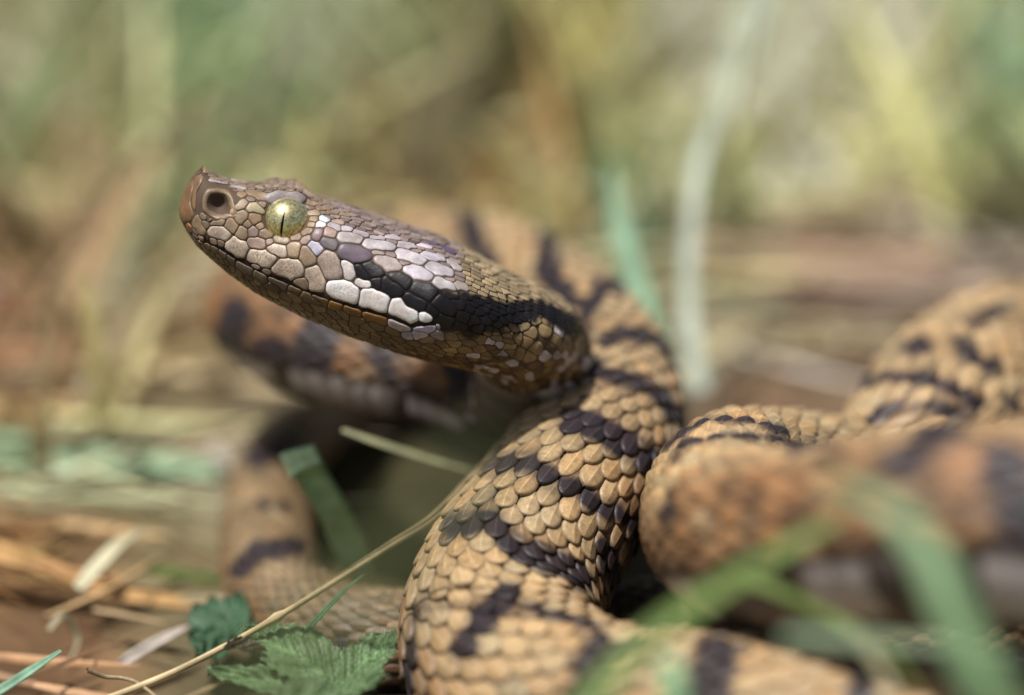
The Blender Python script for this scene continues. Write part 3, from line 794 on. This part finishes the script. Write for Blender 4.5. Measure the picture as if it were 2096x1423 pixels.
# ------------------------------------------------------------------ eyes
def sphere(c, r, nu=48, nvv=32):
    ph = np.linspace(0, math.pi, nvv); lo = np.linspace(0, 2 * math.pi, nu, endpoint=False)
    PH, LO = np.meshgrid(ph, lo, indexing='ij')
    return c + r * np.stack([np.sin(PH) * np.cos(LO), np.sin(PH) * np.sin(LO), np.cos(PH)], -1).reshape(-1, 3), grid_faces(nvv, nu, True)
RE = 0.222
for e, en in ((EYE_C, EYE_N), (EYE_F, EYE_FN)):
    ec = e - en * 0.096
    v_, f_ = sphere(ec, RE)
    eye = obj('eye', v_, f_, M_EYE, root, origin=ec)
    ay = norm(Uh * 0.97 + T[5] * -0.20); az = norm((en * 1.0) - (en @ ay) * ay)
    if e is EYE_C: az = norm(-VIEW * 0.9 + T[5] * -0.08 - (-(VIEW @ ay)) * ay * 0.9)
    ax = np.cross(ay, az)
    pv = []
    for i, la in enumerate(np.linspace(-0.64, 0.60, 15)):
        w = 0.060 * max(0.02, math.cos((la + 0.02) / 0.62 * math.pi / 2)) ** 0.8
        for lb in (-w, -w * .5, 0, w * .5, w):
            pv.append(ec + (RE + 0.0022 - (0.004 if abs(lb) == w else 0)) * norm(az * math.cos(la) * math.cos(lb) + ax * math.sin(lb) + ay * math.sin(la)))
    obj('pupil', np.array(pv), grid_faces(15, 5), M_PUPIL, eye, origin=ec)
    # skin ring round the eye
    tn = norm(T[5] - (T[5] @ en) * en); tb = np.cross(en, tn)
    rv, ring = [], 48
    for a in np.linspace(0, 2 * math.pi, ring, endpoint=False):
        for b_ in np.linspace(0, 2 * math.pi, 10, endpoint=False):
            rad_ = 0.207 + 0.02 * math.cos(b_) * (1 + 0.15 * math.sin(3 * a)); 
            rv.append(ec + en * (0.062 + 0.018 * math.sin(b_)) + rad_ * (math.cos(a) * tn + 0.93 * math.sin(a) * tb))
    rv = np.array(rv); gf = grid_faces(ring + 1, 10, True) % (ring * 10)
    obj('eyelid', rv, gf, M_HEAD, root, cols=np.tile([0.085, 0.055, 0.03, 0.3], (len(rv), 1)), origin=ec)

# ------------------------------------------------------------------ plants
def ribbon(path, width, col, up_=None, seg=None, fold=0.25, thick=0.012, col2=None, taper=(0.3, 0.08)):
    """solid grass blade with a folded cross section: (verts, faces, cols)"""
    path = np.array(path, float); m = len(path)
    t = np.linspace(0, m - 1, seg or m * 4)
    i = np.clip(t.astype(int), 0, m - 2); f = (t - i)[:, None]
    p0 = path[np.maximum(i - 1, 0)]; p1 = path[i]; p2 = path[i + 1]; p3 = path[np.minimum(i + 2, m - 1)]
    c = 0.5 * ((2 * p1) + (-p0 + p2) * f + (2 * p0 - 5 * p1 + 4 * p2 - p3) * f ** 2 + (-p0 + 3 * p1 - 3 * p2 + p3) * f ** 3)
    tg = norm(np.gradient(c, axis=0))
    upv = np.array(up_ if up_ is not None else (-VIEW + 0.5 * Zup))
    side = norm(np.cross(tg, upv)); nn = np.cross(side, tg)
    x = t / (m - 1)
    w = np.interp(x, [0, 0.25, 0.6, 1], [width * taper[0] + width * 0.4, width, width * 0.85, width * taper[1]])[:, None] / 2
    lay = [(-1, fold), (-.5, fold * .35), (0, 0), (.5, fold * .35), (1, fold), (.5, fold * .35 - thick / (width + 1e-6) * 2), (0, -thick / (width + 1e-6) * 3), (-.5, fold * .35 - thick / (width + 1e-6) * 2)]
    v = np.stack([c + side * w * a + nn * w * b_ for a, b_ in lay], 1)
    cc = np.tile(np.array(col, float), (v.shape[0], v.shape[1], 1))
    cc = cc * np.array([.85, 1.12, .8, 1.12, .85, 1, .8, 1])[None, :, None] * (1 + 0.10 * np.sin(x * 31 + 2 * np.sin(x * 9)))[:, None, None]
    if col2 is not None: cc = cc * (1 - x)[:, None, None] + np.array(col2) * x[:, None, None]
    cc[:, 2] *= 1.25
    return v.reshape(-1, 3), grid_faces(len(t), len(lay), True), cc.reshape(-1, 3)
def stem(path, r0, r1, col, nodes=(), seg=None):
    path = np.array(path, float); m = len(path)
    t = np.linspace(0, m - 1, seg or m * 6)
    i = np.clip(t.astype(int), 0, m - 2); f = (t - i)[:, None]
    p0 = path[np.maximum(i - 1, 0)]; p1 = path[i]; p2 = path[i + 1]; p3 = path[np.minimum(i + 2, m - 1)]
    c = 0.5 * ((2 * p1) + (-p0 + p2) * f + (2 * p0 - 5 * p1 + 4 * p2 - p3) * f ** 2 + (-p0 + 3 * p1 - 3 * p2 + p3) * f ** 3)
    tg = norm(np.gradient(c, axis=0)); side = norm(np.cross(tg, Zup + 0.1)); nn = np.cross(side, tg)
    x = t / (m - 1); r = r0 + (r1 - r0) * x
    for q_ in nodes: r = r * (1 + 0.9 * np.exp(-((x - q_) / 0.012) ** 2))
    a = np.linspace(0, 2 * math.pi, 10, endpoint=False)
    rr2 = r[:, None] * (1 + 0.08 * np.cos(5 * a)[None])
    v = c[:, None] + rr2[..., None] * (np.cos(a)[None, :, None] * side[:, None] + np.sin(a)[None, :, None] * nn[:, None])
    cc = np.tile(np.array(col, float), (v.shape[0], v.shape[1], 1)) * (1 + 0.2 * np.cos(5 * a)[None, :, None])
    cc = cc * (1 + 0.12 * np.sin(x * 47 + 3 * np.sin(x * 11)))[:, None, None]
    return v.reshape(-1, 3), grid_faces(len(t), 10, True), cc.reshape(-1, 3)
def PP(*pts_): return [P(*p) for p in pts_]
def pxw(w, d): return w * FX * d
def blade(name, pts_, w_px, col, label, cat, mat=None, group=None, **kw):
    group = group or {'grass_blade': 'grass blades around the snake', 'straw': 'dry straws on the ground'}.get(name)
    path = PP(*pts_); w = pxw(w_px, np.mean([p[2] for p in pts_]))
    v_, f_, c_ = ribbon(path, w, col, **kw)
    o = obj(name, v_, f_, mat or M_GRASS, cols=c_, origin=path[0]); tag(o, label, cat, group); return o
G1 = (0.16, 0.30, 0.11); MINT = (0.32, 0.52, 0.30); TEAL = (0.16, 0.36, 0.20); OLV = (0.17, 0.24, 0.07); PALEG = (0.52, 0.58, 0.42); STR = (0.60, 0.46, 0.26); ORS = (0.62, 0.38, 0.16)
v_, f_, c_ = stem(PP((215,1432,24.75),(350,1378,24.8),(480,1312,24.85),(600,1243,24.75),(700,1180,24.5),(800,1115,24.2),(885,1060,23.9),(960,985,23.5),(1010,935,23.2)), 0.032, 0.013, (0.62, 0.50, 0.29), nodes=(0.335,))
tag(obj('dry_grass_stalk', v_, f_, M_STRAW, cols=c_, origin=P(215,1432,24.75)), 'thin pale dry stalk slanting up across the front left of the coils', 'stalk')
blade('green_stem', [(745,1170,27.2),(715,1110,27.1),(680,1040,26.9),(640,975,26.8),(618,935,26.7)], 76, (0.50,0.76,0.36), 'green blade with a pale cut end standing between the left coil and the front coil', 'blade of grass', taper=(.3, .95), fold=.25, up_=-VIEW, col2=(0.4, 0.6, 0.32))
blade('grass_blade', [(585,958,26.6),(610,945,26.6),(650,932,26.65)], 60, (0.62,0.86,0.52), 'short bright green tip folded over the cut green blade', 'blade of grass', taper=(.6, .8))
blade('grass_blade', [(590,1335,25.3),(625,1295,25.2),(665,1250,25.1),(710,1205,24.9),(745,1175,24.8)], 12, TEAL, 'thin blue-green blade just below the dry stalk', 'blade of grass')
blade('grass_blade', [(-30,1432,24.6),(30,1395,24.7),(80,1362,24.8),(125,1332,24.9)], 22, (0.22,0.42,0.28), 'narrow blue-green blade in the bottom left corner', 'blade of grass', taper=(.6,.3))
blade('grass_blade', [(1180,1480,19.4),(1240,1400,19.5),(1340,1300,19.6),(1460,1215,19.8),(1590,1135,20.0),(1720,1060,20.1)], 52, (0.20,0.32,0.08), 'soft green blade arching from the bottom edge over the right coil', 'blade of grass', taper=(.5,.3))
blade('grass_blade', [(2080,1500,18.0),(2010,1390,18.0),(1950,1250,18.1),(1890,1120,18.3),(1800,1030,18.5),(1690,980,18.8)], 80, (0.26,0.42,0.22), 'broad pale green blade rising in the bottom right corner', 'blade of grass', taper=(.5,.2))
blade('grass_blade', [(1480,1180,21.2),(1580,1205,21.2),(1700,1265,21.2),(1820,1330,21.2),(1900,1440,21.2)], 26, (0.22,0.32,0.09), 'slender olive blade crossing under the pale scutes of the right coil', 'blade of grass')
blade('grass_blade', [(1385,1470,20.2),(1378,1400,20.2),(1372,1345,20.3)], 62, (0.34,0.62,0.36), 'short mint green blade standing at the bottom edge before the coil', 'blade of grass', taper=(.6,.5))
blade('straw', [(1740,1285,20.8),(1790,1350,20.8),(1850,1440,20.8)], 30, (0.5,0.48,0.3), 'pale straw piece leaning down at the bottom right edge', 'straw', M_STRAW)
blade('grass_blade', [(1600,1300,20.0),(1750,1310,20.0),(1900,1320,20.0),(2100,1345,20.0)], 30, (0.30,0.40,0.26), 'grey green blade lying level before the bottom right coil', 'blade of grass')
blade('grass_blade', [(430,1560,14.5),(640,1300,14.3),(850,1080,14.2),(1010,900,14.2)], 85, (0.12,0.14,0.06), 'dark olive blade close to the lens, blurred along the dry stalk', 'blade of grass', taper=(.8,.5))
blade('grass_blade', [(700,880,23.6),(800,915,23.4),(900,945,23.2),(990,970,23.0)], 14, (0.26,0.27,0.13), 'pale olive blade slanting down under the head towards the front coil', 'blade of grass')
# behind the snake
blade('tall_grass_stem', [(1432,800,31.5),(1415,700,31.7),(1410,560,32.0),(1420,400,32.4),(1450,270,33.0),(1500,150,33.6),(1545,60,34.0),(1590,-60,34.5)], 34, (0.58,0.66,0.56), 'tall pale grass stem rising behind the coils to the top edge', 'grass stem', taper=(1,.9), thick=.05)
blade('grass_blade', [(1478,240,33.2),(1500,130,33.3),(1520,20,33.4),(1535,-60,33.4)], 64, (0.62,0.68,0.52), 'wide pale leaf sheath at the top of the tall stem', 'blade of grass')
blade('grass_blade', [(1350,700,31.0),(1310,600,31.2),(1280,500,31.4),(1262,420,31.6),(1255,340,31.8)], 55, (0.30,0.50,0.33), 'blue-green blade upright behind the bend of the upper coil', 'blade of grass')
blade('grass_blade', [(1930,0,41),(1990,70,41),(2050,140,41),(2130,220,41)], 60, (0.30,0.48,0.34), 'blue-green blade slanting across the top right corner', 'blade of grass', taper=(.6,.6))
blade('grass_blade', [(-60,915,31.5),(80,930,31.5),(220,945,31.4),(360,955,31.2),(480,975,31.0)], 70, (0.34,0.52,0.32), 'broad mint green blade lying level at the left edge', 'blade of grass', taper=(.6,.3))
blade('straw', [(-60,1115,27.6),(60,1150,27.7),(170,1195,27.8),(300,1225,27.9),(440,1240,28.0)], 46, ORS, 'thick orange straw lying at the left edge below the mint blade', 'straw', M_STRAW, taper=(.8,.4))
blade('straw', [(160,1205,27.4),(200,1160,27.6),(250,1110,27.9),(300,1085,28.2)], 34, (0.62,0.60,0.42), 'cream straw standing up from the orange straw', 'straw', M_STRAW)
blade('straw', [(245,1360,26.4),(320,1315,26.6),(390,1280,26.8)], 26, (0.52,0.46,0.42), 'greyish straw lying beside the dark lobed leaf', 'straw', M_STRAW)
blade('grass_blade', [(300,1165,28.2),(400,1182,28.4),(500,1190,28.6)], 26, OLV, 'olive blade lying level left of the lower coil', 'blade of grass')
blade('straw', [(430,920,31),(455,940,31),(480,965,31)], 40, (0.68,0.64,0.58), 'small whitish straw tip left of the dark lower coil', 'straw', M_STRAW)
blade('straw', [(100,1290,26.8),(130,1260,26.9),(160,1310,27),(130,1370,26.8)], 16, (0.30,0.27,0.16), 'bent pale straw above the corner blade', 'straw', M_STRAW)
v_, f_, c_ = stem(PP((178,1372,24.8),(215,1385,24.9),(250,1388,24.9),(285,1400,24.8),(335,1440,24.6)), 0.022, 0.012, (0.36, 0.28, 0.17))
tag(obj('twig', v_, f_, M_STRAW, cols=c_, origin=P(178,1372,24.8)), 'thin crooked brown twig crossing the foot of the dry stalk', 'twig')

# serrated hairy leaf
def leaflet(base, tip, half_w, up_, col, rows=64, colsn=27, arch=0.12, serr=9, lobes=1.0, wav=0.02, dark=(0.5)):
    base = np.array(base); tip = np.array(tip); ax = tip - base; Ln = np.linalg.norm(ax); ax = ax / Ln
    side = norm(np.cross(ax, up_)); nn = np.cross(side, ax)
    a = np.linspace(0, 1, rows); b_ = np.linspace(-1, 1, colsn)
    A, B = np.meshgrid(a, b_, indexing='ij')
    prof = np.sin(np.clip(A, 0, 1) ** 0.8 * math.pi) ** 0.75 + 0.02
    tooth = 1 + 0.16 * np.abs(((A * serr) % 1) - 0.5) * 2 * (np.abs(B) > 0.8)
    x = B * prof * half_w * tooth
    vein = np.abs(np.sin((A * 7 - np.abs(B) * 2.2) * math.pi))
    h = arch * np.sin(A * math.pi) * Ln - 0.28 * half_w * (1 - np.abs(B)) * 1.0 + wav * vein * 1.6 + wav * 0.8 * np.sin(A * 17 + B * 5)
    v = base + ax * (A * Ln)[..., None] + side * x[..., None] + nn * h[..., None]
    c = np.array(col) * (0.62 + 0.45 * vein[..., None]) * (1 + 0.18 * np.sin(A * 61 + 3 * np.sin(B * 23)))[..., None]
    c = np.where((vein < 0.16)[..., None], np.array(col) * 1.35, c) 
    c = np.where((np.abs(B) < 0.08)[..., None], np.array(col) * 1.5, c)
    top = v.reshape(-1, 3); bot = (v - nn * 0.01).reshape(-1, 3)
    f = grid_faces(rows, colsn); m = len(top)
    return np.concatenate([top, bot]), np.concatenate([f, f[:, ::-1] + m]), np.concatenate([c.reshape(-1, 3)] * 2), (v.reshape(-1, 3), nn)
def hairs(v, nn, k, length, col):
    idx_ = rng.integers(0, len(v), k)
    p = v[idx_] + rng.normal(0, 0.012, (k, 3))
    d_ = norm(nn + rng.normal(0, 0.45, (k, 3))) * length * rng.uniform(.5, 1.2, (k, 1))
    w = norm(np.cross(d_, VIEW)) * 0.0022
    vv = np.stack([p - w, p + w, p + d_], 1).reshape(-1, 3)
    return vv, np.arange(k * 3).reshape(-1, 3), np.tile(col, (k * 3, 1))
leaf_root = empty('nettle_leaf_sprig', P(700, 1425, 24.7), 'fresh green hairy serrated leaf at the bottom edge left of the front coil', 'leaf')
LC = (0.17, 0.29, 0.13)
for (b0, t0, hw, upd, ar) in [((706,1412,24.65), (497,1292,24.95), 0.27, (-VIEW * 0.5 + Zup * 0.9 + RT * 0.1), 0.12), ((690,1410,24.55), (812,1296,24.95), 0.19, (-VIEW * 0.6 + Zup * 0.8 - RT * 0.2), 0.05),
                          ((700,1418,24.5), (425,1375,24.6), 0.16, (-VIEW * 0.4 + Zup * 0.9), 0.02), ((695,1422,24.3), (790,1385,24.2), 0.1, (-VIEW * 0.4 + Zup * 0.9), 0.02), ((700,1420,24.3), (560,1440,23.9), 0.2, (-VIEW * 0.4 + Zup * 0.9), 0.02)]:
    v_, f_, c_, (hvv, hn) = leaflet(P(*b0), P(*t0), hw, upd, LC, arch=ar)
    lf = obj('leaflet', v_, f_, M_GRASS, leaf_root, cols=c_, origin=P(*b0))
    a_, b2_, cc_ = hairs(hvv, hn, 2600 if hw > .17 else 700, 0.045, (0.45, 0.60, 0.38))
    tag(obj('leaf_hairs', a_, b2_, M_GRASS, lf, cols=cc_, origin=P(*b0)), kind='stuff')
v_, f_, c_ = stem(PP((700,1412,24.6),(705,1450,24.6),(720,1500,24.7)), 0.03, 0.03, (0.2, 0.34, 0.12))
obj('stem', v_, f_, M_GRASS, leaf_root, cols=c_, origin=P(700,1412,24.6))
lf2 = empty('lobed_leaf', P(450, 1330, 26.4), 'dark green lobed leaf out of focus left of the hairy leaf', 'leaf')
for (t0, hw) in [((395,1240,26.8), .16), ((430,1225,26.9), .16), ((488,1213,26.9), .17), ((522,1250,26.8), .14), ((385,1300,26.5), .14), ((400,1345,26.1), .12)]:
    v_, f_, c_, _ = leaflet(P(460,1325,26.4), P(*t0), hw, (-VIEW * 0.7 + Zup * 0.7), (0.07, 0.16, 0.085), arch=.05)
    obj('leaflet', v_, f_, M_GRASS, lf2, cols=c_, origin=P(460,1325,26.4))
dl = empty('withered_leaf', P(530, 1330, 24.7), 'shrivelled grey-brown leaf scrap caught on the dry stalk', 'leaf scrap')
for (b0, t0, hw) in [((478,1322,24.7), (545,1330,24.6), .05), ((462,1330,24.7), (498,1305,24.7), .03)]:
    v_, f_, c_, _ = leaflet(P(*b0), P(*t0), hw, (-VIEW * 0.6 + Zup * 0.5), (0.26, 0.22, 0.17), arch=.06, wav=.03)
    obj('leaf_piece', v_, f_, M_STRAW, dl, cols=c_, origin=P(*b0))

# scattered litter, straw and grass (nobody could count it)
def scatter(k, dmin, dmax, kind):
    vs, fs, cs, off = [], [], [], 0
    u = rng.uniform(-250, 2350, k); d = dmin + (dmax - dmin) * rng.random(k) ** 0.8
    for i in range(k):
        p = CAM + d[i] * (VIEW + (u[i] - 1048) * FX * RT); gz = 0
        # drop to the ground: intersect this column
        t = (CAM[2] / d[i] + VIEW[2]) / UPV[2]
        p = CAM + d[i] * (VIEW + (u[i] - 1048) * FX * RT - t * UPV)
        p[2] = gheight(p[0], p[1])
        uu, vv, _ = proj(p)
        if kind == 'lying':
            if d[i] < 34 and 380 < uu < 2200: continue
            Ln = rng.uniform(1.5, 5) if d[i] > 29.5 else rng.uniform(.6, 1.8); az = rng.normal(0, 0.5) + (math.pi if rng.random() < .5 else 0)
            dr = np.array([math.cos(az), math.sin(az), rng.normal(0, 0.10)]); w = rng.uniform(0.06, 0.22) if d[i] > 32 else rng.uniform(0.04, 0.09)
            p[2] += rng.uniform(0, 0.5); bend = rng.normal(0, 0.25, 3) * Ln * 0.3; bend[2] = abs(bend[2]) * .5
        else:
            if d[i] < 37 and 300 < uu < 2200: continue
            if d[i] < 30: continue
            Ln = rng.uniform(1.5, 6.0) * min(1.3, d[i] / 45); az = rng.uniform(0, 6.28)
            dr = norm(np.array([math.cos(az) * .5, math.sin(az) * .5, rng.uniform(.5, 1.2)])); w = rng.uniform(0.08, 0.3)
            bend = np.array([math.cos(az), math.sin(az), -.8]) * Ln * rng.uniform(0, .3)
        t = np.linspace(0, 1, 6)[:, None]
        c = p + dr * Ln * t + bend * t * t
        side = norm(np.cross(dr, VIEW + rng.normal(0, .5, 3))); nn = norm(np.cross(side, dr))
        ww = w * np.array([.7, 1, 1, .85, .55, .08])[:, None] / 2
        v = np.stack([c - side * ww, c - nn * ww * .35, c + side * ww], 1).reshape(-1, 3)
        mid = c[2:4].mean(0)
        col = field(mid[None])[0]
        g = col[1] / (col[0] + 1e-6)
        col = col * np.exp(rng.normal(0.22, 0.5)) * np.array([1.6, 1.6, 1.72])
        if kind == 'standing': col = col * np.array([0.98, 1.04, 0.95])
        elif d[i] < 30: col = col * 0.6
        elif rng.random() < .3: col = col * np.array([1.12, 1.0, 0.85])
        vs.append(v); fs.append(grid_faces(6, 3) + off); cs.append(np.tile(np.clip(col, 0.01, .8), (18, 1))); off += 18
    return np.concatenate(vs), np.concatenate(fs), np.concatenate(cs)
v_, f_, c_ = scatter(5200, 25.5, 75, 'lying')
tag(obj('dry_litter', v_, f_, M_STRAW, cols=c_), 'dry straw and grass litter lying on the ground', 'litter', kind='stuff')
v_, f_, c_ = scatter(3000, 30, 80, 'standing')
tag(obj('meadow_grass', v_, f_, M_GRASS, cols=c_), 'soft blurred meadow grass behind the snake', 'grass', kind='stuff')
for o in bpy.data.objects:
    if 'wo' in o: del o['wo']
